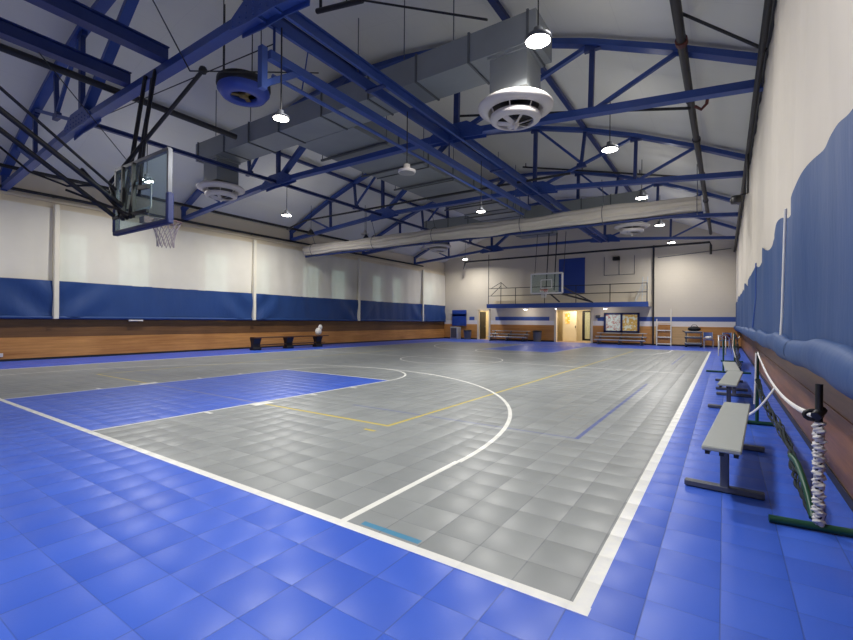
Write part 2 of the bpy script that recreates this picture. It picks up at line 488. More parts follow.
g = MB(); p = Vector((D1[0] + .09, YF + .14, 0)); a = math.radians(87)
g.box((p.x + math.cos(a) * .42, p.y + math.sin(a) * .42, 1.07), (.84, .045, 2.1), a); lf = g.build('door_leaf', M['dark'], d1)
MB().tube((p.x + math.cos(a) * .76 - .02, p.y + math.sin(a) * .76 - .09, 1.0), (p.x + math.cos(a) * .76 + .05, p.y + math.sin(a) * .76 - .09, 1.0), .02).build('handle', M['alu'], lf)
d2 = doorframe('door_2', D2[0], D2[1], 'wide double doorway lit cream inside')
g = MB().ext(-9.62, -8.66, YF + 1.5, YF + 1.545, .02, 2.14); lf = g.build('door_leaf', M['door'], d2)
MB().ext(-8.74, -8.7, YF + 1.44, YF + 1.5, .95, 1.12).build('handle', M['dark'], lf)
MB().ext(-9.45, -9.12, YF + 1.492, YF + 1.5, 1.25, 2.0).build('notice', M['posterB'], lf)
g = MB()
for xx in (-8.1, -7.32): g.ext(xx - .085, xx + .085, YF + 1.2, YF + 1.26, .1, 2.16)
for zz in (.16, 2.12): g.ext(-8.1, -7.32, YF + 1.2, YF + 1.26, zz - .06, zz + .06)
g.ext(-7.66, -7.58, YF + 1.2, YF + 1.26, .1, 2.1)
gl = g.build('glazed_door', M['dark'], d2); MB().ext(-8.08, -7.34, YF + 1.225, YF + 1.235, .2, 2.1).build('pane', M['pane'], gl)

# wood wainscots, base boards
struct('trim_left_lower', MB().ext(XL, XL + .06, YN, YF, .07, .74), M['woodL'], 'light orange brown wooden lower board of left wall')
struct('trim_left_upper', MB().ext(XL, XL + .05, YN, YF, .74, 1.34), M['woodD'], 'dark brown wooden upper board of left wall')
struct('baseboard_left', MB().ext(XL, XL + .07, YN, YF, 0, .07), M['dark'], 'black baseboard along the left wall')
struct('trim_right_lower', MB().ext(XR - .05, XR, YN, YF, .08, .62), M['woodR'], 'brown wooden lower board of right wall')
struct('trim_right_upper', MB().ext(XR - .04, XR, YN, YF, .62, 1.3), M['woodRd'], 'dark brown wooden upper board of right wall')
struct('baseboard_right', MB().ext(XR - .06, XR, YN, YF, 0, .08), M['dark'], 'black baseboard along the right wall')
fs = [(XL + .07, D1[0] - .07, 'woodF'), (D1[1] + .07, D2[0] - .07, 'woodF'), (D2[1] + .07, -3.62, 'woodF'), (-3.62, -1.75, 'woodT'), (-1.75, XR - .06, 'woodF')]
for i, (a, b, k) in enumerate(fs):
    struct('trim_far_%d' % (i + 1), MB().ext(a, b, YF - .04, YF, .09, 1.15), M[k], 'wooden wainscot of far wall, section %d from the left corner' % (i + 1))
for i, (a, b) in enumerate([(XL + .07, D1[0] - .07), (D1[1] + .07, D2[0] - .07), (D2[1] + .07, XR - .06)]):
    struct('baseboard_far_%d' % (i + 1), MB().ext(a, b, YF - .05, YF, 0, .09), M['dark'], 'black baseboard of far wall, section %d from the left' % (i + 1))
struct('trim_wall_top', MB().ext(XL, XL + .05, YN, YF, 5.0, 5.1).ext(XL, XL + .07, YN, YF, 5.24, 5.32).ext(XL, XL + .05, YN, YF, 5.44, 5.5), M['cream'], 'cream horizontal boards above the left curtains')

# ------------------------------------------------------------------ roof trusses (one built, four copied)
TY = [4.07, 9.59, 15.11, 20.63, 26.15]
EB, GZ, GW, VW = 5.52, 6.05, 3.47, 6.72
vz = EB + (GZ - EB) * (9.55 - VW) / (9.55 - GW)
names5 = ['nearest the camera over the near backboard', 'second from the camera, over the near free throw line', 'third from the camera, just before the rolled divider curtain', 'fourth from the camera, first beyond the rolled divider curtain', 'farthest one, close to the balcony wall']
tr = thing('roof_truss', 'blue steel roof truss ' + names5[0], 'roof truss', (CX, TY[0], 0), 0, 'blue roof trusses')
def tp(w, z): return (w, 0, z)
MB().beam(tp(-9.55, EB), tp(-GW, GZ), .19, .14).beam(tp(-GW, GZ), tp(GW, GZ), .19, .14).beam(tp(GW, GZ), tp(9.55, EB), .19, .14).build('bottom_chord', M['steel'], tr, False)
mb = MB(); tpts = [(w, z) for w, z in TOP] + [(-w, z) for w, z in TOP[-2::-1]]
for a, b in zip(tpts, tpts[1:]): mb.beam(tp(*a), tp(*b), .22, .115)
for w in (9.6, -9.6): mb.ext(w - .06, w + .06, -.07, .07, 5.42, 5.98)
mb.build('top_chord', M['steel'], tr, False)
t = dict(zip('abcdefg', TOP))
def sg(p, s): return tp(p[0] * s, p[1])
for s in (-1, 1):
    G, V, N = (GW, GZ), (VW, vz), (5.08, 6.68)
    MB().beam(sg(G, s), sg(t['e'], s), .13, .1).build('web_post', M['darksteel'], tr, False)
    MB().beam(sg(V, s), sg(t['c'], s), .1, .09).build('web_post', M['darksteel'], tr, False)
    MB().beam(sg(N, s), sg(t['d'], s), .1, .09).build('web_post', M['darksteel'], tr, False)
    MB().beam(sg(G, s), sg(t['c'], s), .1, .085).build('web_diagonal', M['steel'], tr, False)
    MB().beam(sg(G, s), sg(t['g'], s), .19, .12).build('web_diagonal', M['steel'], tr, False)
    MB().beam(sg(N, s), sg(t['e'], s), .07, .08).build('web_diagonal', M['steel'], tr, False)
    MB().beam(sg(V, s), sg(t['b'], s), .07, .08).build('web_diagonal', M['steel'], tr, False)
    poly = [(-.78, -.12), (-.3, -.16), (.25, -.16), (.78, -.21), (.8, -.04), (.35, .22), (-.35, .24), (-.78, .03)]
    mb = MB()
    for y0, y1 in ((-.115, -.097), (.097, .115)): mb.prism([(s * (GW + px * 1.0), GZ + pz) for px, pz in poly], y0, y1)
    for i in range(9):
        for pz in (-.09, -.01, .1):
            px = -.7 + i * .17
            if abs(px) > .5 and pz > .05: continue
            for y in (-.116, .116): mb.ball((s * (GW + px), y, GZ + pz), .018, 6)
    mb.build('gusset_plate', M['steel'], tr, False)
    for (w, z) in (t['c'], t['e'], N): MB().prism([(s * w + a, z + b) for a, b in ((-.17, -.15), (.17, -.15), (.13, .0), (-.13, .0))], -.055, .055).build('joint_plate', M['darksteel'], tr, False)
for y, nm in zip(TY[1:], names5[1:]): dup(tr, (CX, y, 0), None, 'blue steel roof truss ' + nm)
tr.location.z = -.09

# longitudinal steel
def ybeam(name, x, z, y0, y1, w, h, mat, label, cat, tee=True):
    mb = MB().beam((x, y0, z), (x, y1, z), w, h) if not tee else MB().ext(x - w / 2, x + w / 2, y0, y1, z + h / 2 - .02, z + h / 2).ext(x - w / 2, x + w / 2, y0, y1, z - h / 2, z - h / 2 + .02).ext(x - .012, x + .012, y0, y1, z - h / 2 + .02, z + h / 2 - .02)
    return one(name, mb, M[mat], label, cat)
dbl = thing('tie_beam', 'double blue channel tie beam running lengthwise through the right gusset plates', 'beam', (CX + GW, 15, 5.9))
for dx, m_ in ((-.16, 'steel'), (.16, 'steel')):
    sg_ = 1 if dx > 0 else -1; x0 = CX + GW + dx; xa, xb = sorted((x0, x0 + sg_ * .06))
    MB().ext(x0 - .01, x0 + .01, TY[0] - .1, TY[4] + .1, 5.87, 6.03).ext(xa, xb, TY[0] - .1, TY[4] + .1, 5.85, 5.87).ext(xa, xb, TY[0] - .1, TY[4] + .1, 6.03, 6.05).build('channel', M[m_], dbl)
for y in (6.5, 12.0, 17.8, 23.4): MB().ext(CX + GW - .22, CX + GW + .22, y - .05, y + .05, 5.82, 5.85).build('batten_plate', M['darksteel'], dbl)
ybeam('tie_beam', CX - GW, 6.0, TY[0], TY[4], .1, .1, 'darksteel', 'single blue tie beam running lengthwise through the left gusset plates', 'beam')
ybeam('purlin', CX + 5.2, 7.78, YN, YF, .13, .1, 'darksteel', 'blue roof purlin along the right slope under the ceiling', 'purlin', False)
ybeam('purlin', CX - 5.2, 7.78, YN, YF, .13, .1, 'darksteel', 'blue roof purlin along the left slope under the ceiling', 'purlin', False)
ybeam('purlin', CX, 8.7, YN, YF, .16, .12, 'darksteel', 'blue ridge purlin at the top of the arched ceiling', 'purlin', False)
# short beams carrying the near backboard, from the first truss back over the camera end
for x, l in ((-8.45, 'right'), (-9.95, 'left')):
    one('carrier_beam', MB().ext(x - .11, x + .11, YN, TY[0] - .06, 6.26, 6.28).ext(x - .11, x + .11, YN, TY[0] - .06, 6.03, 6.05).ext(x - .016, x + .016, YN, TY[0] - .06, 6.05, 6.26).beam((x, YN, 6.15), (x, TY[0] - .06, 6.15), .13, .2), M['darksteel'], 'thick dark blue beam above the near backboard, %s one of the pair' % l, 'beam')
one('service_pipe', MB().tube((-10.8, YN, 6.22), (-10.8, 6.9, 6.22), .07, 12), M['blackpipe'], 'black pipe running lengthwise into the left end of the duct', 'pipe')
lt = thing('winch_tube', 'blue square tube with end bracket hanging below the double tie beam', 'beam', (-5.75, 9, 5.3))
MB().beam((-5.75, 4.2, 5.38), (-5.75, 15.0, 5.38), .12, .13).build('tube', M['steel'], lt)
MB().beam((-5.75, 4.1, 5.45), (-5.75, 4.1, 4.82), .1, .1).beam((-5.75, 4.12, 4.9), (-5.75, 4.75, 5.35), .09, .09).build('bracket', M['steel'], lt)
for y in (4.3, 9.5, 14.9): MB().tube((-5.75, y, 5.38), (-5.75, y, 5.84), .02, 6).build('hanger', M['darksteel'], lt)
one('conduit', MB().tube((-5.92, 4.4, 5.2), (-5.98, 15.0, 5.2), .035, 8).tube((-5.95, 5, 5.2), (-5.8, 5, 5.84), .012, 5).tube((-5.95, 14, 5.2), (-5.8, 14, 5.84), .012, 5), M['steel'], 'thin blue conduit beside the hanging square tube', 'pipe')

# pipes
one('curtain_track', MB().tube((XL + .2, YN, 5.42), (XL + .2, 27, 5.42), .05, 10).tube((XL, 5.3, 5.42), (XL + .2, 5.3, 5.42), .03, 6).tube((XL, 12.8, 5.42), (XL + .2, 12.8, 5.42), .03, 6).tube((XL, 20, 5.42), (XL + .2, 20, 5.42), .03, 6), M['blackpipe'], 'black rail along the top of the left wall above the curtains', 'pipe')
one('heating_pipe', MB().tube((-17.6, YN, 5.84), (-17.6, 18.2, 5.84), .055, 10), M['blackpipe'], 'black pipe running lengthwise through the left truss ends', 'pipe')
one('curtain_track', MB().ext(.5, .62, YN, YF, 5.44, 5.6).tube((.44, YN, 5.42), (.44, YF, 5.42), .045, 8), M['black'], 'black rail along the top of the right curtain', 'pipe')
mp = thing('sprinkler_main', 'thick dark sprinkler main running lengthwise under the right roof slope', 'pipe', (-.65, 14, 6.2))
MB().tube((-.65, YN, 6.3), (-.65, 28.9, 6.3), .075, 14).build('pipe', M['brownpipe'], mp)
for y in (6.5, 8.9, 11.3, 13.9, 17.3, 21, 24.5): MB().tube((-.65, y - .06, 6.3), (-.65, y + .06, 6.3), .1, 14).build('coupling', M['redvalve' if y < 9 else 'brownpipe'], mp)
MB().path([(-.57, 11.5, 6.2), (-.45, 11.5, 6.1), (-.35, 11.5, 6.2), (-.32, 11.5, 6.42)], .035, 8).build('elbow', M['redvalve'], mp)
br = [(11.6, -6.83, 7.6, 'passing behind the right near ceiling diffuser'), (17.4, -6.96, 7.78, 'just beyond the rolled divider curtain')]
for y, x, z, l in br:
    g = MB().tube((-.65, y, 6.22), (x, y, z), .035, 8)
    for k in (.3, .62, .98):
        q = Vector((-.65, y, 6.22)).lerp(Vector((x, y, z)), k); g.tube(q, q + Vector((0, 0, .16)), .02, 6)
    one('sprinkler_branch', g, M['blackpipe'], 'thin black sprinkler branch ' + l, 'pipe')
one('sprinkler_branch', MB().tube((-.65, 8.2, 6.41), (.5, 8.2, 5.4), .025, 8), M['blackpipe'], 'thin black brace pipe from the sprinkler main to the right rail', 'pipe')
one('sprinkler_branch', MB().tube((-6.7, 6.0, 7.46), (-5.5, 6.0, 7.2), .05, 8).tube((-5.5, 6.0, 7.2), (-2.98, 6.0, 5.9), .018, 6).tube((-6.6, 6, 7.46), (-6.6, 6, 7.9), .03, 6).tube((-5.9, 6, 7.3), (-5.9, 6, 7.95), .015, 5), M['blackpipe'], 'black capped pipe stub under the ceiling in front of the duct', 'pipe')
one('sprinkler_branch', MB().path([(-16.3, 29.2, 5.3), (-16.2, 29.2, 5.78), (-15.9, 29.2, 5.83), (-.7, 29.2, 5.88), (-.65, 29.2, 5.7), (-.65, 29.2, 5.2)], .06, 8), M['blackpipe'], 'black pipe crossing high in front of the far wall', 'pipe')
one('sprinkler_branch', MB().path([(-17.5, 13.9, 5.75), (-16.2, 13.9, 6.0), (-13.6, 13.9, 6.0), (-9.2, 13.9, 6.02), (-4.0, 13.9, 6.0)], .04, 8), M['blackpipe'], 'thin black pipe lengthening across the hall above the rolled divider curtain', 'pipe')
one('guy_wire', MB().tube((-9.6, 4.0, 8.2), (-7.05, 3.7, 5.3), .012, 5).tube((-7.05, 3.7, 5.3), (-6.2, 5.6, 5.9), .012, 5), M['black'], 'thin black wire sloping from ceiling to the backboard arm', 'wire')
one('guy_wire', MB().tube((-13.6, 4.2, 6.1), (-5.75, 4.3, 5.6), .01, 5), M['black'], 'thin black wire strung level across beside the nearest truss', 'wire')
one('guy_wire', MB().tube((-9.95, 2.6, 6.0), (-12.3, 5.2, 5.0), .01, 5).tube((-12.3, 5.2, 5.0), (-13.3, 5.4, 4.9), .01, 5), M['black'], 'thin black wire hanging slack left of the near backboard', 'wire')

# ------------------------------------------------------------------ ducts and diffusers
du = thing('air_duct', 'galvanised sheet metal air duct with lengthwise trunk and cross branches', 'duct', (-8.9, 14, 6.3))
MB().ext(-10.0, -7.9, 8.3, 25, 6.3, 6.86).build('trunk', M['galv'], du)
for k in range(10): MB().ext(-10.025, -7.875, 10.18 + 1.55 * k, 10.22 + 1.55 * k, 6.275, 6.885).build('trunk_flange', M['seam'], du)
for (y0, y1) in ((7.42, 8.28), (20.1, 20.95)):
    MB().ext(-13.75, -2.75, y0, y1, 6.3, 6.84).build('branch', M['galv'], du)
    for x in (-13.6, -12.2, -11.0, -9.7, -8.1, -6.6, -5.3, -4.07, -2.9): MB().ext(x - .02, x + .02, y0 - .025, y1 + .025, 6.275, 6.865).build('branch_flange', M['seam'], du)
    for x in (-13.05, -3.3): MB().box((x, (y0 + y1) / 2, 5.95), (.72, .72, .7)).box((x, (y0 + y1) / 2, 6.27), (.8, .8, .06)).build('drop', M['galv'], du)
for y in (9.4, 11.2, 13.0, 16.6, 18.4, 22.4):
    g = MB().ext(-10.25, -7.65, y - .03, y + .03, 6.22, 6.27)
    for x in (-10.2, -7.7): g.tube((x, y, 6.25), (x, y, 8.3), .012, 5)
    g.build('hanger', M['seam'], du)
for x in (-12.6, -10.9, -6.9, -5.6, -4.4): MB().tube((x, 7.4, 6.84), (x, 7.4, 7.7 if abs(x - CX) > 4 else 8.2), .012, 5).build('hanger', M['seam'], du)
def diffuser(x, y, label):
    d = thing('ceiling_diffuser', label, 'air diffuser', (x, y, 5.2), 0, 'round white air diffusers')
    MB().lathe([(.40, .50), (.66, .46), (.70, .42), (.69, .38), (.52, .31), (.50, .33), (.42, .46)], (0, 0, 0), 40).build('outer_ring', M['whitemet'], d, False)
    MB().lathe([(.46, .25), (.47, .20), (.46, .17), (.35, .12), (.335, .14), (.36, .23)], (0, 0, 0), 40).build('inner_ring', M['whitemet'], d, False)
    MB().lathe([(.46, .45), (.46, .43), (.0001, .43)], (0, 0, 0), 24).build('throat', M['dark'], d, False)
    MB().lathe([(.37, .23), (.37, .22), (.0001, .22)], (0, 0, 0), 24).build('inner_throat', M['dark'], d, False)
    for k in range(6):
        a = k * PI / 3 + .26
        MB().beam((math.cos(a) * .05, math.sin(a) * .05, .1), (math.cos(a) * .345, math.sin(a) * .345, .16), .085, .012, (math.sin(a) * .7, -math.cos(a) * .7, 1)).build('vane', M['whitemet'], d, False)
    for k in range(8):
        a = k * PI / 4 + .2; MB().beam((math.cos(a) * .45, math.sin(a) * .45, .21), (math.cos(a) * .52, math.sin(a) * .52, .33), .012, .02).build('spacer', M['whitemet'], d, False)
    MB().lathe([(.0001, -.01), (.02, 0), (.07, .07), (.07, .16), (.0001, .18)], (0, 0, 0), 16).build('hub', M['whitemet'], d, False)
    return d
df = diffuser(-3.3, 7.85, 'round white air diffuser below the near right duct drop, behind the brightest lamp')
df.location.z = 5.0
dup(df, (-13.05, 7.85, 5.03), 0, 'round white air diffuser below the near left duct drop, beyond the near hoop')
dup(df, (-3.3, 20.5, 5.06), 0, 'round white air diffuser in the far right, beyond the rolled divider curtain')
dup(df, (-13.05, 20.5, 5.06), 0, 'round white air diffuser in the far left, beyond the rolled divider curtain')
# blue axial fan
fx_, fy_ = -9.1, 6.0
fn = thing('ceiling_fan', 'round blue drum air fan with black top hung on rods', 'fan', (fx_, fy_, 6.4))
MB().lathe([(.55, .2), (.56, .12), (.47, .0), (.3, -.02), (.28, .03), (.3, .18)], (fx_, fy_, 6.42), 36).build('drum', M['fanblue'], fn)
MB().lathe([(.54, .36), (.57, .34), (.58, .21), (.56, .17), (.3, .17)], (fx_, fy_, 6.42), 36).build('top_band', M['black'], fn)
MB().lathe([(.29, .1), (.0001, .1)], (fx_, fy_, 6.42), 24).build('grille', M['dark'], fn)
g = MB().lathe([(.0001, -.0), (.1, .01), (.1, .09), (.0001, .1)], (fx_, fy_, 6.42), 16)
for k in range(3): a = k * 2.1; g.beam((fx_, fy_, 6.47), (fx_ + .26 * math.cos(a), fy_ + .26 * math.sin(a), 6.45), .1, .02)
g.build('motor', M['yellow'], fn)
g = MB()
for a, b in ((-.45, -.2), (.2, .3), (.45, -.1), (0, -.5)): g.tube((fx_ + a, fy_ + b, 6.75), (fx_ + a, fy_ + b, 8.6), .012, 5)
g.build('hanging_rod', M['black'], fn)

# ------------------------------------------------------------------ lamps
def lamp(x, y, z, ztop, lit, label, sc=.85, pw=1.):
    d = thing('high_bay_lamp', label, 'hanging lamp', (x, y, z), 0, 'hanging high-bay lamps')
    q = lambda pr: [(a * sc, b * sc) for a, b in pr]
    MB().lathe(q([(.24, .0), (.25, .03), (.25, .07), (.16, .10), (.10, .13), (.09, .24), (.0001, .25)]), (0, 0, 0), 28).build('housing', M['whitemet'] if not lit else M['grey'], d, False)
    MB().lathe(q([(.0001, -.012), (.2, -.012), (.225, .0), (.0001, .001)]), (0, 0, 0), 28).build('lens', M['lens'] if lit else M['unlit'], d, False)
    MB().tube((0, 0, .24 * sc), (0, 0, ztop - z), .012, 6).build('rod', M['black'], d, False)
    if lit:
        l = bpy.data.lights.new('lamp_light', 'AREA'); l.shape = 'DISK'; l.size = .36 * sc; l.spread = math.radians(164); l.energy = LAMP_W * pw; l.color = (1.0, .975, .93)
        lo = bpy.data.objects.new('lamp_light', l); COL.objects.link(lo); lo.location = (x, y, z - .03)
        lo['kind'] = 'helper'
        l = bpy.data.lights.new('ceiling_fill', 'POINT'); l.energy = 8 * pw; l.shadow_soft_size = .12; l.color = (1.0, .975, .93)  # extra point light added above each lit lens to brighten the ceiling
        lo = bpy.data.objects.new('ceiling_fill', l); COL.objects.link(lo); lo.location = (x + .34 * sc, y, z + .2); lo['kind'] = 'helper'
    return d
LAMP_W = 152
ordn = ['first', 'second', 'third', 'fourth', 'fifth', 'sixth']
for i, y in enumerate((1.5, 6.85, 12.2, 17.55, 22.9, 28.2)):
    lamp(-2.5, y, 5.86, 7.25, True, 'lit round LED high-bay lamp, %s from the camera in the row near the right curtain' % ordn[i], .85, (1.25, 1, 1, 1.1, 1.4, .75)[i])
for i, (y, lit) in enumerate(((1.5, True), (6.85, True), (12.4, True), (17.4, False), (22.9, False), (28.2, True))):
    lamp(-15.64, y, 5.86, 7.4, lit, '%s round LED high-bay lamp, %s from the camera in the row near the left wall' % ('lit' if lit else 'unlit', ordn[i]), .85, (.7, 1, 1.5, 1, 1, .95)[i])
lamp(-5.6, 4.32, 4.42, 5.8, True, 'lit LED lamp on a long rod, nearest of three under the double tie beam', .5, .6)
lamp(-5.6, 7.53, 4.5, 5.8, False, 'unlit white dome lamp, middle of three under the double tie beam', .75)
lamp(-5.6, 10.97, 4.4, 5.8, True, 'lit LED lamp on a long rod, farthest of three under the double tie beam', .5, 1.0)
fl = thing('flood_lamp', 'dark unlit floodlight on an arm at the right curtain rail', 'lamp', (.25, 13.6, 4.4))
fl.location = (.1, 12.9, 4.2); ORG[fl] = Vector(fl.location)
MB().lathe([(.11, -.09), (.13, 0), (.1, .08), (.0001, .09)], (.22, 12.9, 4.33), 16).build('housing', M['black'], fl)
MB().tube((.22, 12.9, 4.4), (.44, 12.9, 4.45), .02, 6).tube((.44, 12.9, 4.45), (.44, 12.9, 5.4), .025, 6).build('arm', M['black'], fl)
for i, (x, y) in enumerate(((-16.6, 14.6), (-15.2, 17.0))):
    q = thing('shop_lamp', 'small dark unlit lamp hanging before the rolled curtain, %s of two' % ('left' if i == 0 else 'right'), 'hanging lamp', (x, y, 5.6))
    MB().lathe([(.2, 0), (.12, .14), (.05, .25), (.0001, .26)], (x, y, 5.5), 16).build('shade', M['black'], q); MB().tube((x, y, 5.75), (x, y, 6.9), .01, 5).build('rod', M['black'], q)

# ------------------------------------------------------------------ rolled divider curtain
dv = thing('divider_curtain', 'rolled up white divider curtain slung across the hall', 'curtain', (-9.4, 15.75, 4.6))
def roll(u, v):
    x = -18.25 + 17.65 * u
    a = 2 * PI * v
    sag = .03 * math.sin(u * 60) + .05 * math.sin(u * 17)
    hh = .245 * (1 + .12 * math.sin(u * 23 + 1)) * (1.0 if u > .05 else .8 + 4 * u)
    ww = .26 + .03 * math.sin(3 * a + u * 9) + .03 * math.sin(9 * a + u * 7)
    return (x, 15.75 + ww * math.cos(a), 5.0 + sag * .4 + (hh + .025 * math.sin(9 * a + u * 7 + .8)) * math.sin(a))
MB().grid(roll, 110, 54).build('rolled_fabric', M['roll'], dv)
MB().tube((-18.3, 15.75, 4.70), (-.55, 15.75, 4.70), .05, 8).build('batten', M['darksteel'], dv)
for x in (-17.6, -13.5, -10.2, -6.3, -3.4, -.7): MB().path([(x, 15.75 + .34 * math.cos(a), 5.0 + .34 * math.sin(a)) for a in [2 * PI * k / 16 for k in range(16)]], .012, 5, True).tube((x, 15.75, 5.3), (x, 15.4, 6.1), .012, 5).build('strap', M['grey'], dv)

# ------------------------------------------------------------------ side curtains
POSTS = [5.33, 12.82, 20.06, 26.94]
edges = [YN + .05] + POSTS + [YF - .05]
lab = ['nearest the camera', 'second from the camera', 'middle', 'fourth from the camera', 'farthest, in the corner']
for i in range(5):
    y0, y1 = edges[i] + .07, edges[i + 1] - .07
    if i == 0: y0 = edges[0]
    if i == 4: y1 = edges[5]
    c = thing('wall_curtain', 'white mesh over blue vinyl curtain on the left wall, panel ' + lab[i], 'curtain', (XL + .2, (y0 + y1) / 2, 1.3), 0, 'left wall curtains')
    ph = i * 1.7
    def wv(y, z, amp=1.): return amp * (.018 * math.sin(y * 3.1 + ph) + .012 * math.sin(y * 7.3 + z * .8 + ph) + .02 * math.sin(y * .9 + z))
    nu = int((y1 - y0) * 8)
    MB().grid(lambda u, v: (XL + .14 + wv(y0 + (y1 - y0) * u, v * 2.4), y0 + (y1 - y0) * u, 2.6 + 2.42 * v), nu, 8).build('mesh_panel', M['white_c'], c)
    def bl(u, v):
        y = y0 + (y1 - y0) * u; z = 1.42 + 1.19 * v
        drape = .035 * math.exp(-((u - .06) / .12) ** 2) + .035 * math.exp(-((u - .94) / .12) ** 2)
        diag = .05 * math.sin(12 * (u * (y1 - y0) / 3 - v * .5 * (1 if u < .5 else -1))) * (drape / .035)
        return (XL + .16 + wv(y, z) + diag + drape, y, z)
    MB().grid(bl, nu, 12).build('vinyl_panel', M['blue_c'], c)
    MB().path([(XL + .19 + .01 * math.sin(k), y0 + (y1 - y0) * k / 24, 1.385) for k in range(25)], .055, 10).build('bottom_roll', M['blue_c'], c)
for i, y in enumerate(POSTS):
    g = MB().rbox((XL + .24, y, 3.24), (.16, .14, 3.8), .015)
    one('wall_post', g, M['post'], 'white vertical post between left wall curtains, %s from the camera' % ordn[i], 'post', 'white wall posts')

RED = [YN + .05, 5.0, 12.82, 20.06, 26.94, YF - .06]
for i in range(5):
    y0, y1 = RED[i] + (.02 if i else 0), RED[i + 1] - .02
    c = thing('wall_curtain', 'white over blue vinyl curtain along the right wall, panel ' + lab[i], 'curtain', (.5, (y0 + y1) / 2, 1.0), 0, 'right wall curtains')
    def cx(y, z):
        k = (5.5 - z) / 4.5
        up = max(0, min(1, (z - 2.3) / 1.5))
        f = .022 * math.sin(y * 3.4 + .5) + (.014 * math.sin(y * 8.1 + z * .35) + .010 * math.sin(y * 15 + z * .2)) * (.06 + .94 * up)
        f2 = .020 * math.sin(y * 1.7 + z * 1.3) + .014 * math.sin(y * 3.3 - z * 1.7)
        d = .05 * math.exp(-((y - 5.2) / .2) ** 2) - .02 * math.exp(-((y - 4.8) / .3) ** 2) * min(1, k * 1.5)
        return .53 + f * (.35 + .65 * k) + f2 * k + d
    nu = int((y1 - y0) * 14)
    def sea(y): return 2.47 + .06 * math.sin(y * 2.6 + 3.56) + .02 * math.sin(y * 6.1)
    MB().grid(lambda u, v: (lambda y: (cx(y, sea(y) + (5.45 - sea(y)) * v), y, sea(y) + (5.45 - sea(y)) * v))(y0 + (y1 - y0) * u), nu, 14).build('white_panel', M['white_r'], c)
    MB().grid(lambda u, v: (lambda y: (cx(y, 1.2 + (sea(y) - 1.2) * v) - .015, y, 1.2 + (sea(y) + .01 - 1.2) * v))(y0 + (y1 - y0) * u), nu, 14).build('blue_panel', M['blue_r'], c)
    def hem(u, v):
        y = y0 + (y1 - y0) * u; a = 2 * PI * v
        r = .095 + .008 * math.sin(y * 2.3) + .004 * math.sin(y * 7)
        return (.50 + .012 * math.sin(y * 2) + .7 * r * math.cos(a), y, 1.14 + .015 * math.sin(y * 2.2) + r * 1.15 * math.sin(a))
    MB().grid(hem, nu, 14).build('bottom_roll', M['blue_r'], c)
one('hanging_strap', MB().path([(.45, 5.09, 2.40), (.45, 5.23, 1.86), (.45, 5.33, 1.45), (.445, 5.37, 1.26)], .012, 6, flat=1.6), M['tape'], 'white strap hanging down the blue right curtain', 'strap')
one('hanging_strap', MB().path([(.44, 9.4, 2.4), (.44, 9.4, 1.8), (.40, 9.4, 1.3)], .012, 6, flat=1.6), M['stripe'], 'thin pale strap farther along the blue right curtain', 'strap')

# ------------------------------------------------------------------ near backboard (seen from behind)
BX, BY, BZ = -7.77, 3.32, 2.84
def hoop(root, bx, by, bz, sgn, bw, bh, framem, padm, rimm, near):
    h = root; y = by; fw = .025 if near else .04
    MB().ext(bx - bw / 2 + .03, bx + bw / 2 - .03, y - .008, y + .008, bz + .03, bz + bh - .03).build('glass_panel', M['glass'], h)
    g = MB()
    for xx in (bx - bw / 2, bx + bw / 2): g.ext(xx - fw, xx + fw, y - .03, y + .03, bz, bz + bh)
    for zz in (bz, bz + bh): g.ext(bx - bw / 2, bx + bw / 2, y - .03, y + .03, zz - fw, zz + fw)
    g.build('frame', M[framem], h)
    g = MB(); yy = y + sgn * .012; tz = bz + .28
    for xx in (bx - .3, bx + .3): g.ext(xx - .022, xx + .022, yy - .003, yy + .003, tz, tz + .45)
    for zz in (tz, tz + .45): g.ext(bx - .3, bx + .3, yy - .003, yy + .003, zz - .022, zz + .022)
    g.build('target_square', M['tape'], h)
    if padm:
        g = MB().rbox((bx, y, bz - .02), (bw + .1, .09, .07), .02)
        for s in (-1, 1): g.rbox((bx + s * (bw / 2 + .015), y, bz + .2), (.07, .1, .42), .02)
        g.build('edge_pad', M[padm], h)
    rc = Vector((bx, y + sgn * .38, bz + .15)); R = .228
    g = MB().path([(rc.x + R * math.cos(a), rc.y + R * math.sin(a), rc.z) for a in [2 * PI * k / 28 for k in range(28)]], .012, 8, True)
    g.box((bx, y + sgn * .08, rc.z - .03), (.16, .14, .1))
    for s in (-1, 1): g.tube((bx + s * .06, y + sgn * .1, rc.z - .05), (bx + s * .12, rc.y - sgn * .19, rc.z), .01, 6)
    rim = g.build('rim', M[rimm], h)
    g = MB(); n = 12; lv = [(R, 0), (.185, -.1), (.15, -.2), (.13, -.3), (.125, -.42)]
    for k in range(n):
        for dr in (-1, 1):
            pts = []
            for j, (r, z) in enumerate(lv):
                a = 2 * PI * (k + dr * j * .5) / n; pts.append((rc.x + r * math.cos(a), rc.y + r * math.sin(a), rc.z + z))
            g.path(pts, .006, 5)
    g.build('net', M['netgrey' if near else 'netwhite'], rim)
nb = thing('basketball_hoop', 'near basketball hoop seen from behind, dark padded glass board on black ceiling arms', 'basketball hoop', (BX, BY, BZ), 0, 'basketball hoops')
hoop(nb, BX, BY, BZ, 1, 1.79, 1.06, 'grey', 'bluepad', 'redrim', True)
by = BY - .1
for a, b in (((-9.12, 3.95, 5.95), (BX - .42, by, 3.0)), ((-8.8, 3.98, 5.98), (BX - .1, by - .02, 2.98))): MB().tube(a, b, .036, 10).build('mast_tube', M['black'], nb)
MB().tube((-8.98, 4.0, 5.9), (BX + .16, by, 3.3), .024, 8).build('mast_tube', M['black'], nb)
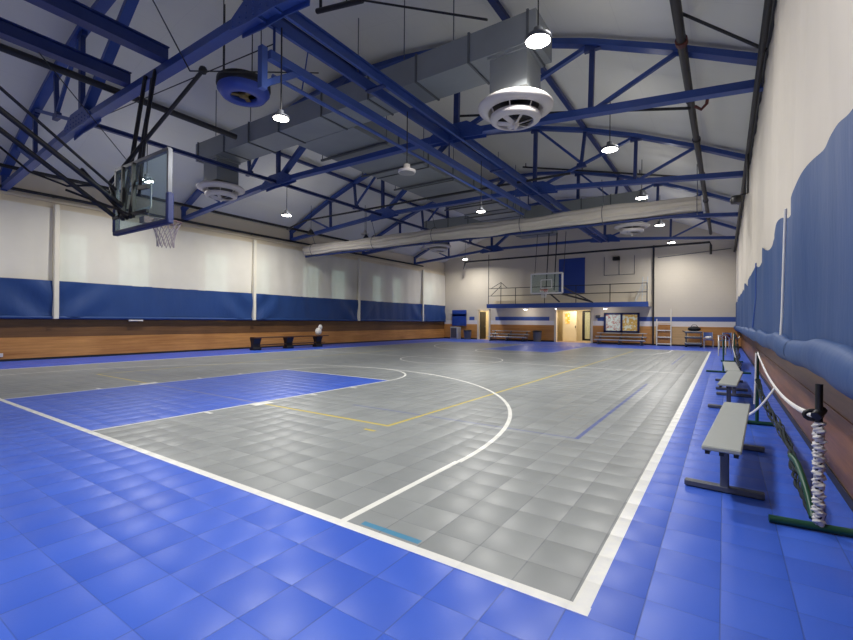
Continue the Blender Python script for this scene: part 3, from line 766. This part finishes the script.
MB().tube((-7.03, 3.9, 5.4), (-8.9, 3.3, 3.72), .032, 8).ball((-7.03, 3.9, 5.4), .07, 8).build('swing_arm', M['black'], nb)
MB().tube((-8.9, 3.3, 3.72), (BX - .5, by, 3.05), .032, 8).tube((-8.55, 3.6, 4.35), (-8.8, 3.25, 3.5), .028, 8).build('swing_arm', M['black'], nb)
for a, b, r in (((BX - .45, .55, 5.0), (BX - .3, by - .04, 3.18), .042), ((BX - .5, .62, 4.7), (BX - .6, by - .05, 3.06), .038), ((BX + .1, .6, 5.06), (BX - .4, by - .1, 3.45), .022)):
    q0 = Vector(a); q1 = Vector(b); q0 = q1 + (q0 - q1) * 1.9
    MB().tube(q0, q1, r, 8).build('back_brace', M['black'], nb)
MB().beam((BX - .75, by, 3.05), (BX + .45, by, 3.02), .04, .05).build('support_frame', M['black'], nb)
for xx in (BX - .45, BX - .08): MB().beam((xx, by + .02, 2.98), (xx, by + .02, 3.86), .045, .045).build('support_frame', M['black'], nb)
MB().beam((BX - .1, by - .05, 2.95), (BX - .75, by - .45, 3.75), .04, .04).beam((BX + .1, by - .06, 2.98), (BX - .9, by - .6, 3.4), .035, .035).build('support_frame', M['black'], nb)
MB().beam((BX + .12, by + .02, 3.42), (BX + .42, by + .02, 3.4), .05, .06).build('height_bracket', M['black'], nb)
one('pulley_cable', MB().path([(-9.6, 1.9, 4.2), (-9.2, 2.3, 3.7), (-8.9, 2.7, 3.52), (-8.5, 3.0, 3.55)], .018, 6), M['black'], 'black cable looping slack left of the near backboard', 'cable')

# far hoop
fb = thing('basketball_hoop', 'far basketball hoop facing the camera, white framed glass board before the balcony', 'basketball hoop', (-8.02, 23.7, 2.97), 0, 'basketball hoops')
hoop(fb, -8.08, 23.7, 2.94, -1, 1.74, 1.07, 'tape', None, 'orange', False)
for x in (-8.15, -7.7): MB().tube((x, 23.85, 3.1), (x, 24.3, 6.3), .03, 8).build('mast_tube', M['black'], fb)
for x in (-8.78, -7.18): MB().tube((x, 23.8, 3.9), (x, 24.2, 6.3), .015, 6).build('stay_wire', M['black'], fb)
MB().beam((-7.6, 23.85, 2.98), (-6.3, 26.0, 2.55), .07, .09).beam((-7.3, 23.9, 3.3), (-6.2, 26.05, 2.5), .05, .06).beam((-8.0, 23.85, 2.98), (-7.7, 24.8, 2.5), .05, .06).build('back_brace', M['black'], fb)

# ------------------------------------------------------------------ balcony
bk = thing('balcony', 'shallow balcony with blue fascia and black pipe rails on the far wall', 'balcony', (-9, 29.6, 2.33))
BX0, BX1 = -14.2, -3.75
MB().ext(BX0, BX1, 28.95, YF - .01, 2.36, 2.58).build('deck', M['cream'], bk)
MB().ext(BX0 - .03, BX1 + .03, 28.88, 28.95, 2.32, 2.62).build('fascia', M['stripe'], bk)
for k in range(6):
    x = BX0 + .06 + (BX1 - BX0 - .12) * k / 5
    MB().tube((x, 29.0, 2.58), (x, 29.0, 3.75), .025, 8).build('rail_post', M['black'], bk)
for z in (3.2, 3.73): MB().tube((BX0 + .06, 29.0, z), (BX1 - .06, 29.0, z), .022, 8).build('rail', M['black'], bk)
MB().tube((BX0 + .06, 29.0, 2.58), (BX0 + .06, 29.0, 6.2), .025, 8).build('rail_post', M['black'], bk)
MB().tube((-13.2, 29.05, 2.6), (-13.2, 29.05, 4.15), .025, 8).tube((-14.0, 29.05, 3.72), (-13.2, 29.05, 4.15), .02, 6).tube((-14.0, 29.05, 3.2), (-13.2, 29.05, 3.9), .02, 6).tube((-13.2, 29.05, 4.15), (-12.7, 29.05, 3.72), .02, 6).build('gate_frame', M['black'], bk)
MB().ext(-13.9, -8.4, 29.3, 29.34, 2.62, 2.85).build('toe_board', M['cream'], bk)
ld = thing('step_ladder', 'small pale aluminium ladder standing at the right end of the balcony', 'ladder', (-3.98, 29.4, 2.58))
for x in (-4.12, -3.86): MB().beam((x, 29.3, 2.58), (x, 29.6, 4.15), .05, .05).build('side_rail', M['alu'], ld)
for k in range(5): MB().beam((-4.12, 29.33 + .055 * k, 2.8 + .28 * k), (-3.86, 29.33 + .055 * k, 2.8 + .28 * k), .07, .03).build('rung', M['alu'], ld)
MB().beam((-4.55, 29.4, 2.6), (-4.12, 29.55, 3.8), .04, .04).beam((-4.55, 29.6, 2.6), (-3.86, 29.6, 3.9), .04, .04).build('rear_leg', M['alu'], ld)
one('wall_panel', MB().rbox((-8.58, YF - .03, 4.5), (1.74, .06, 2.36), .01), M['bluepanel'], 'large blue rectangular panel on the wall above the balcony', 'panel')
g = MB()
for x in (-6.5, -5.6, -4.7): g.tube((x, YF - .02, 4.4), (x, YF - .02, 5.6), .015, 6)
g.tube((-6.5, YF - .02, 4.42), (-4.7, YF - .02, 4.42), .015, 6)
one('wall_conduit', g, M['grey'], 'thin grey conduit lines on the wall above the balcony', 'conduit')
one('wall_speaker', MB().rbox((-5.75, YF - .12, 5.45), (.42, .24, .24), .03).ext(-5.79, -5.71, YF - .12, YF, 5.5, 5.56), M['black'], 'small black speaker high on the wall above the balcony', 'speaker')
one('wall_pole', MB().ext(-3.66, -3.57, YF - .16, YF - .06, 0, 6.1), M['black'], 'dark vertical steel pole on the far wall beside the ladder', 'pole')
one('wall_conduit', MB().tube((-3.4, YF - .03, 5.35), (.3, YF - .03, 5.6), .02, 6), M['grey'], 'thin sloping grey line across the cream wall on the right', 'conduit')
for i, (x, y) in enumerate(((-11.55, 29.55), (-9.3, 29.2), (-6.25, 29.5))):
    q = thing('downlight', 'small round lit lamp under the balcony, %s of three' % ['left', 'middle', 'right'][i], 'lamp', (x, y, 2.24), 0, 'lamps under the balcony')
    r = (.17, .07, .13)[i]
    MB().lathe([(r, .12), (r * 1.1, .02), (r, .0), (.0001, 0)], (x, y, 2.24), 20).build('housing', M['whitemet'], q)
    MB().lathe([(.0001, -.05), (r * .6, -.03), (r * .95, -.001), (.0001, 0)], (x, y, 2.24), 20).build('lens', M['warm'], q)
    l = bpy.data.lights.new('downlight_light', 'POINT'); l.energy = (12, 3, 8)[i]; l.color = (1, .93, .85); l.shadow_soft_size = .1
    lo = bpy.data.objects.new('downlight_light', l); COL.objects.link(lo); lo.location = (x, y, 2.1); lo['kind'] = 'helper'
for x, y, e in ((-15.1, YF + 1.0, 34), (-8.5, YF + .8, 62)):
    l = bpy.data.lights.new('corridor_light', 'AREA'); l.size = .8; l.energy = e; l.color = (1, .86, .66)
    lo = bpy.data.objects.new('corridor_light', l); COL.objects.link(lo); lo.location = (x, y, 2.57); lo['kind'] = 'helper'

# ------------------------------------------------------------------ far wall furniture
ds = thing('display_case', 'blue framed notice case with two panes on the far wall', 'notice board', (-5.43, YF - .1, .75))
g = MB()
for x in (-6.42, -5.42, -4.44): g.ext(x - .06, x + .06, YF - .14, YF - .041, .74, 1.96)
for z in (.79, 1.93): g.ext(-6.48, -4.38, YF - .14, YF - .041, z - .06, z + .06)
g.build('frame', M['bluepad'], ds)
MB().ext(-6.4, -5.44, YF - .07, YF - .05, .84, 1.88).build('notices', M['posterA'], ds); MB().ext(-5.4, -4.46, YF - .07, YF - .05, .84, 1.88).build('notices', M['posterB'], ds)
MB().ext(-6.37, -5.47, YF - .105, YF - .1, .84, 1.88).build('pane', M['clear'], ds); MB().ext(-5.37, -4.49, YF - .105, YF - .1, .84, 1.88).build('pane', M['clear'], ds)
def bleacher(x, y, w, label):
    b = thing('bleacher', label, 'bleacher', (x, y, 0), 0, 'low aluminium bleachers')
    for k in range(3):
        MB().rbox((0, -.55 + .42 * k, .3 + .2 * k), (w, .24, .04), .01).build('seat_plank', M['alu'], b, False)
        if k: MB().rbox((0, -.78 + .42 * k, .06 + .2 * k), (w, .22, .03), .01).build('foot_plank', M['alu'], b, False)
    for s in (-.42, 0, .42):
        g = MB().beam((s * w, -.7, .03), (s * w, .45, .03), .05, .05).beam((s * w, -.65, .03), (s * w, .4, .68), .04, .05)
        for k in range(3): g.beam((s * w, -.55 + .42 * k, .03), (s * w, -.55 + .42 * k, .29 + .2 * k), .04, .04)
        g.build('support_frame', M['grey'], b, False)
    return b
bl_ = bleacher(-12.75, 29.55, 2.9, 'low three row aluminium bleacher between the single and double doorways')
dup(bl_, (-5.35, 29.5, 0), 0, 'low three row aluminium bleacher below the blue notice case')
def bin_(x, y, r, h, body, label, loc0=0):
    b = thing('trash_can', label, 'trash can', (x, y, 0))
    MB().lathe([(r * .82, 0), (r, h * .85), (r * 1.04, h * .86), (r * 1.04, h * .9), (.0001, h * .9)], (x, y, 0), 20).build('body', M[body], b)
    MB().lathe([(r * 1.08, h * .86), (r * 1.1, h * .9), (r * .9, h * .98), (r * .4, h * 1.0), (.0001, h * 1.0)], (x, y, 0), 20).build('lid', M['rubber'], b)
    return b
bin_(-10.75, 29.7, .3, .78, 'binbody', 'grey trash can with black lid beside the bleacher near the double doorway')
bin_(-16.25, 29.75, .3, .72, 'binbody', 'grey trash can with black lid left of the single doorway')
bx_ = thing('scorer_cabinet', 'grey pedestal cabinet under the blue wall mat in the far left corner', 'cabinet', (-17.25, 29.8, 0))
MB().rbox((-17.35, 29.85, .47), (.62, .6, .94), .02).build('body', M['alu'], bx_); MB().ext(-17.6, -17.1, 29.53, 29.55, .1, .85).build('door', M['grey'], bx_)
one('wall_mat', MB().rbox((-17.23, YF - .12, 1.64), (1.26, .12, .62), .03).rbox((-17.23, YF - .12, 2.0), (1.26, .12, .5), .03).rbox((-17.23, YF - .12, 1.2), (1.26, .12, .36), .03), M['bluepanel'], 'blue padded wall mat in the far left corner', 'wall mat')
wl = thing('rolling_ladder', 'white rung ladder standing against the far wall beside the dark pole', 'ladder', (-3.0, 29.85, 0))
for x in (-3.37, -2.62): MB().beam((x, 29.75, 0), (x, 29.75, 2.2 if x > -3 else 1.6), .06, .05).build('side_rail', M['post'], wl)
for z in (.12, .52, .92, 1.3): MB().ext(-3.37, -2.62, 29.7, 29.8, z - .03, z + .03).build('rung', M['post'], wl)
MB().ext(-3.32, -2.66, 29.88, 30.2, .12, 1.36).build('crate_stack', M['woodF'], wl)
one('fire_call_box', MB().rbox((-6.85, YF - .06, 1.75), (.26, .1, .2), .02).rbox((-6.85, YF - .115, 1.75), (.18, .02, .12), .008), M['grey'], 'small grey box on the wall right of the double doorway', 'call box')

# things along the right end
ct = thing('utility_cart', 'grey utility cart with black bag on top at the far right', 'cart', (-1.45, 29.3, 0))
for z in (.2, .55, .85): MB().rbox((-1.45, 29.3, z), (.85, .55, .12), .03).build('tray', M['grey'], ct)
for sx in (-.36, .36):
    for sy in (-.2, .2):
        lg = MB().beam((-1.45 + sx, 29.3 + sy, .1), (-1.45 + sx, 29.3 + sy, .85), .04, .04).build('leg', M['grey'], ct); MB().ball((-1.45 + sx, 29.3 + sy, .06), .055, 10).build('wheel', M['rubber'], lg)
MB().tube((-1.98, 29.1, .92), (-1.98, 29.5, .92), .02, 8).tube((-1.98, 29.1, .92), (-1.85, 29.1, .85), .02, 8).tube((-1.98, 29.5, .92), (-1.85, 29.5, .85), .02, 8).build('handle', M['black'], ct)
one('duffel_bag', MB().ball((-1.42, 29.3, 1.04), .3, 14, (1.1, .75, .5)).path([(-1.62, 29.3, 1.12), (-1.5, 29.3, 1.27), (-1.34, 29.3, 1.27), (-1.22, 29.3, 1.12)], .015, 6), M['rubber'], 'black bag lying on the grey utility cart', 'bag')
def chair(x, y, rz, label):
    c = thing('stacking_chair', label, 'chair', (x, y, 0), rz, 'grey blue chairs at the far end')
    MB().rbox((0, 0, .45), (.46, .44, .04), .015).build('seat', M['seatblue'], c, False)
    MB().grid(lambda u, v: ((u - .5) * .46, .2 + .05 * (1 - (2 * u - 1) ** 2) + .06 * v, .56 + .3 * v), 8, 4).grid(lambda u, v: ((u - .5) * .46, .215 + .05 * (1 - (2 * u - 1) ** 2) + .06 * v, .56 + .3 * v), 8, 4).build('backrest', M['seatblue'], c, False)
    for sx in (-.21, .21):
        MB().tube((sx, -.2, 0), (sx, -.17, .44), .014, 8).build('leg', M['alu'], c, False); MB().path([(sx, .24, 0), (sx, .2, .44), (sx, .27, .88)], .014, 8).build('leg', M['alu'], c, False)
    return c
ch = chair(-.72, 28.9, .15, 'grey blue stacking chair beside the utility cart at the far right')
dup(ch, (.05, 28.6, 0), -.3, 'grey blue stacking chair next to the right curtain in the far corner')
MB_ = one('ball_bag', MB().ball((-.72, 28.88, .57), .16, 12, (1.1, .9, .6)), M['bag'], 'small white bag lying on the chair beside the utility cart', 'bag')
one('backpack', MB().ball((.1, 28.5, .64), .18, 12, (1, .8, 1.0)).path([(.02, 28.4, .78), (.05, 28.38, .9), (.15, 28.38, .9), (.18, 28.4, .78)], .012, 6), M['redvalve'], 'dark red brown backpack on the chair in the far right corner', 'bag')

# court benches
def court_bench(x, y, rz, label):
    b = thing('court_bench', label, 'bench', (x, y, 0), rz, 'grey benches along the right sideline')
    MB().rbox((0, 0, .425), (.25, 2.36, .035), .008).build('seat', M['benchtop'], b, False)
    MB().ext(-.105, -.075, -1.15, 1.15, .375, .407).ext(.075, .105, -1.15, 1.15, .375, .407).ext(-.015, .015, -1.15, 1.15, .375, .407).build('under_rail', M['dark'], b, False)
    for s in (-1, 1):
        l = MB().rbox((0, s * .8, .215), (.06, .06, .34), .006).rbox((0, s * .8, .39), (.22, .05, .03), .006).build('leg', M['grey'], b, False)
        MB().rbox((-.01, s * .8, .03), (.54, .065, .05), .008).build('foot', M['grey'], l, False)
    return b
cb = court_bench(.055, 5.12, -.06, 'grey topped court bench nearest the camera on the right sideline')
dup(cb, (.11, 9.32, 0), -.06, 'grey topped court bench, second from the camera on the right sideline')
dup(cb, (.12, 11.76, 0), .02, 'grey topped court bench, third from the camera on the right sideline')

# ------------------------------------------------------------------ portable net stands
def net_stand(x, y, h, x0, x1, label, wrap=False):
    n = thing('net_stand', label, 'net stand', (x, y, 0), 0, 'green portable net stands')
    MB().tube((x0, y - .02, .028), (x1, y + .02, .028), .026, 10).build('base_bar', M['green'], n)
    MB().tube((x, y, .02), (x, y, h), .021, 10).build('pole', M['green'] if not wrap else M['black'], n)
    if wrap:
        def f(u, v):
            a = 2 * PI * v; z = .04 + u * .68
            r = .029 + .007 * math.sin(u * 131 + 2 * math.sin(a * 2 + u * 60)) * math.sin(a + u * 37) + .006 * math.sin(u * 71 + a) + .004 * math.sin(u * 170 - 3 * a)
            return (x + r * math.cos(a), y + r * math.sin(a), z)
        MB().grid(f, 180, 16).build('net_wrap', M['wrap'], n)
        MB().path([(x + .045 * math.cos(a) - .03, y + .01, .76 + .03 * math.sin(a)) for a in [2 * PI * k / 12 for k in range(12)]], .014, 6, True).tube((x - .02, y - .03, .76), (x + .02, y + .03, .8), .03, 8).build('crank', M['black'], n)
    return n
P1 = (.52, 3.87); P2 = (.37, 7.45)
net_stand(P1[0], P1[1], .97, .26, .76, 'green net stand wrapped in white netting, nearest the camera by the right wall', True)
net_stand(P2[0], P2[1], .98, .2, .55, 'plain green net stand beyond the first bench by the right wall')
net_stand(-.02, 14.75, .92, -.42, .6, 'green net stand with wide base bar behind the third bench')
net_stand(.3, 19.0, 1.05, -.1, .55, 'green net stand near the far corner carrying a draped dark net')
# white headband tapes
def sag(a, b, d, n=18):
    a, b = Vector(a), Vector(b); return [a.lerp(b, k / n) + Vector((0, 0, -d * 4 * (k / n) * (1 - k / n))) for k in range(n + 1)]
one('net_tape', MB().path(sag((P1[0] - .03, P1[1] + .02, .76), (P2[0] + .005, P2[1], .97), .15), .02, 8, flat=.4), M['tape'], 'white net tape looping between the two nearest net stands', 'net tape')
one('net_tape', MB().path(sag((.445, 5.9, .70), (.2, 7.6, .07), .08), .018, 8, flat=.4), M['tape'], 'white tape end hanging down to the second net stand base', 'net tape')
one('net_tape', MB().path([(P2[0] - .015, P2[1] - .03, .97), (P2[0] - .02, P2[1] - .035, .6), (P2[0] - .03, P2[1] - .03, .28)], .012, 6, flat=.5), M['tape'], 'thin white tape hanging straight down the second net stand', 'net tape')
one('net_tape', MB().path(sag((.3, 19.0, 1.02), (.5, 21.5, .85), .14), .028, 8, flat=.5), M['tape'], 'white tape on the draped dark net in the far right', 'net tape')
one('net_tape', MB().path([(.27, 18.9, 1.0), (.24, 18.6, .55), (.3, 17.2, .25), (.34, 15.6, .1)], .02, 8, flat=.5), M['tape'], 'long white tape trailing to the floor behind the third bench', 'net tape')
def smooth(P, n):
    P = [Vector(p) for p in P]; P = [P[0]] + P + [P[-1]]; out = []
    for i in range(1, len(P) - 2):
        for k in range(n):
            t = k / n; a, b, c, d = P[i - 1:i + 3]
            out.append(.5 * ((2 * b) + (c - a) * t + (2 * a - 5 * b + 4 * c - d) * t * t + (3 * b - a - 3 * c + d) * t ** 3))
    return out + [P[-1]]
pts = smooth([(.37, 7.4, .62), (.41, 7.1, .42), (.45, 6.3, .33), (.47, 5.4, .33), (.48, 4.9, .27), (.47, 4.5, .20), (.49, 4.2, .14), (.51, 3.95, .06)], 7)
g = MB()
for q in range(6):
    g.path([Vector((p.x + .022 * math.sin(k * .55 + q * 1.3), p.y, max(.02, p.z + .05 * math.cos(k * .31 + q * 1.9) * math.sin(PI * k / len(pts))))) for k, p in enumerate(pts)], [.004 + .008 * abs(math.sin(k * .37 + q * 1.7)) for k in range(len(pts))], 6)
one('gathered_net', g, M['net'], 'dark net gathered and sagging to the floor between the two nearest net stands', 'net')
one('green_hose', MB().path(smooth([(.45, 4.62, .30), (.475, 4.45, .28), (.49, 4.2, .2), (.50, 4.0, .1), (.5, 3.93, .06)], 6), .022, 9), M['green'], 'thick green tube leaning down behind the wrapped net stand', 'tube')
def drape(u, v):
    y = 15.0 + 4.0 * u; top = .25 + .75 * u ** 1.2; z = max(.02, top * (1 - v))
    return (.34 + .03 * math.sin(u * 20 + v * 5) + .04 * math.sin(v * 9), y, z)
one('draped_net', MB().grid(drape, 36, 10), M['netmesh'], 'dark net draped from the far stand down to the floor by the right wall', 'net')
# tall folded stand and pole in the far right
ts = thing('folding_table_frame', 'pale folded metal table frame standing near the far right corner', 'table frame', (-.1, 22.5, 0))
for x, y in ((-.2, 22.2), (0.05, 23.0)): MB().path([(x, y, 0), (x, y + .05, .86), (x + .12, y + .3, .74), (x + .22, y + .45, .02)], .022, 8).build('leg', M['alu'], ts)
MB().tube((-.2, 22.2, .3), (.05, 23.0, .3), .015, 6).tube((-.2, 22.25, .85), (.05, 23.05, .85), .02, 6).build('cross_bar', M['alu'], ts)

# ------------------------------------------------------------------ left side bench
lb = thing('wooden_bench', 'long low dark wooden bench on three trestles by the left wall', 'bench', (-17.5, 14.2, 0))
MB().rbox((-17.45, 14.25, .56), (.42, 4.4, .05), .01).build('seat', M['woodB'], lb)
for y in (12.2, 14.0, 15.85): MB().prism([(-17.62, 0), (-17.28, 0), (-17.26, .08), (-17.36, .12), (-17.36, .3), (-17.27, .535), (-17.63, .535), (-17.54, .3), (-17.54, .12), (-17.64, .08)], y - .18, y + .18).build('trestle', M['dark'], lb)
MB().ext(-17.54, -17.36, 12.3, 16.3, .2, .24).build('stretcher', M['woodB'], lb)
one('white_bag', MB().ball((-17.45, 15.9, .78), .2, 12, (.8, .9, 1.0)).ball((-17.42, 16.0, 1.0), .12, 10, (.9, 1.0, 1.2)), M['bag'], 'white cloth bag sitting on the far end of the left wooden bench', 'bag')
one('wall_outlet', MB().rbox((XL + .07, 4.0, .2), (.03, .16, .12), .008), M['whitemet'], 'white outlet box low on the left wall beside the frame edge', 'outlet')
one('curtain_clip', MB().rbox((XL + .25, 7.75, 1.3), (.06, .5, .05), .015), M['whitemet'], 'pale clip under the blue curtain on the left wall', 'clip')

# ------------------------------------------------------------------ world, camera
w = bpy.data.worlds.new('World'); S.world = w; w.use_nodes = True
bg = w.node_tree.nodes['Background']; bg.inputs[0].default_value = (.82, .95, .88, 1); bg.inputs[1].default_value = 1.25
yaw, pit, rol = [math.radians(a) for a in (33.95, .139, .448)]
F0 = Vector((-math.sin(yaw), math.cos(yaw), 0)); R0 = Vector((math.cos(yaw), math.sin(yaw), 0)); U0 = Vector((0, 0, 1))
F = F0 * math.cos(pit) + U0 * math.sin(pit); U2 = U0 * math.cos(pit) - F0 * math.sin(pit)
R = R0 * math.cos(rol) + U2 * math.sin(rol); U = U2 * math.cos(rol) - R0 * math.sin(rol)
cam = bpy.data.cameras.new('camera'); co = bpy.data.objects.new('camera', cam); COL.objects.link(co)
cam.sensor_width = 36; cam.lens = 442.6 / 853 * 36; cam.clip_start = .05; cam.clip_end = 200
mw = Matrix((R, U, -F)).transposed().to_4x4(); mw.translation = (0, 0, 1.365); co.matrix_world = mw
S.camera = co
S.view_settings.view_transform = 'Standard'; S.view_settings.look = 'None'; S.view_settings.exposure = 0
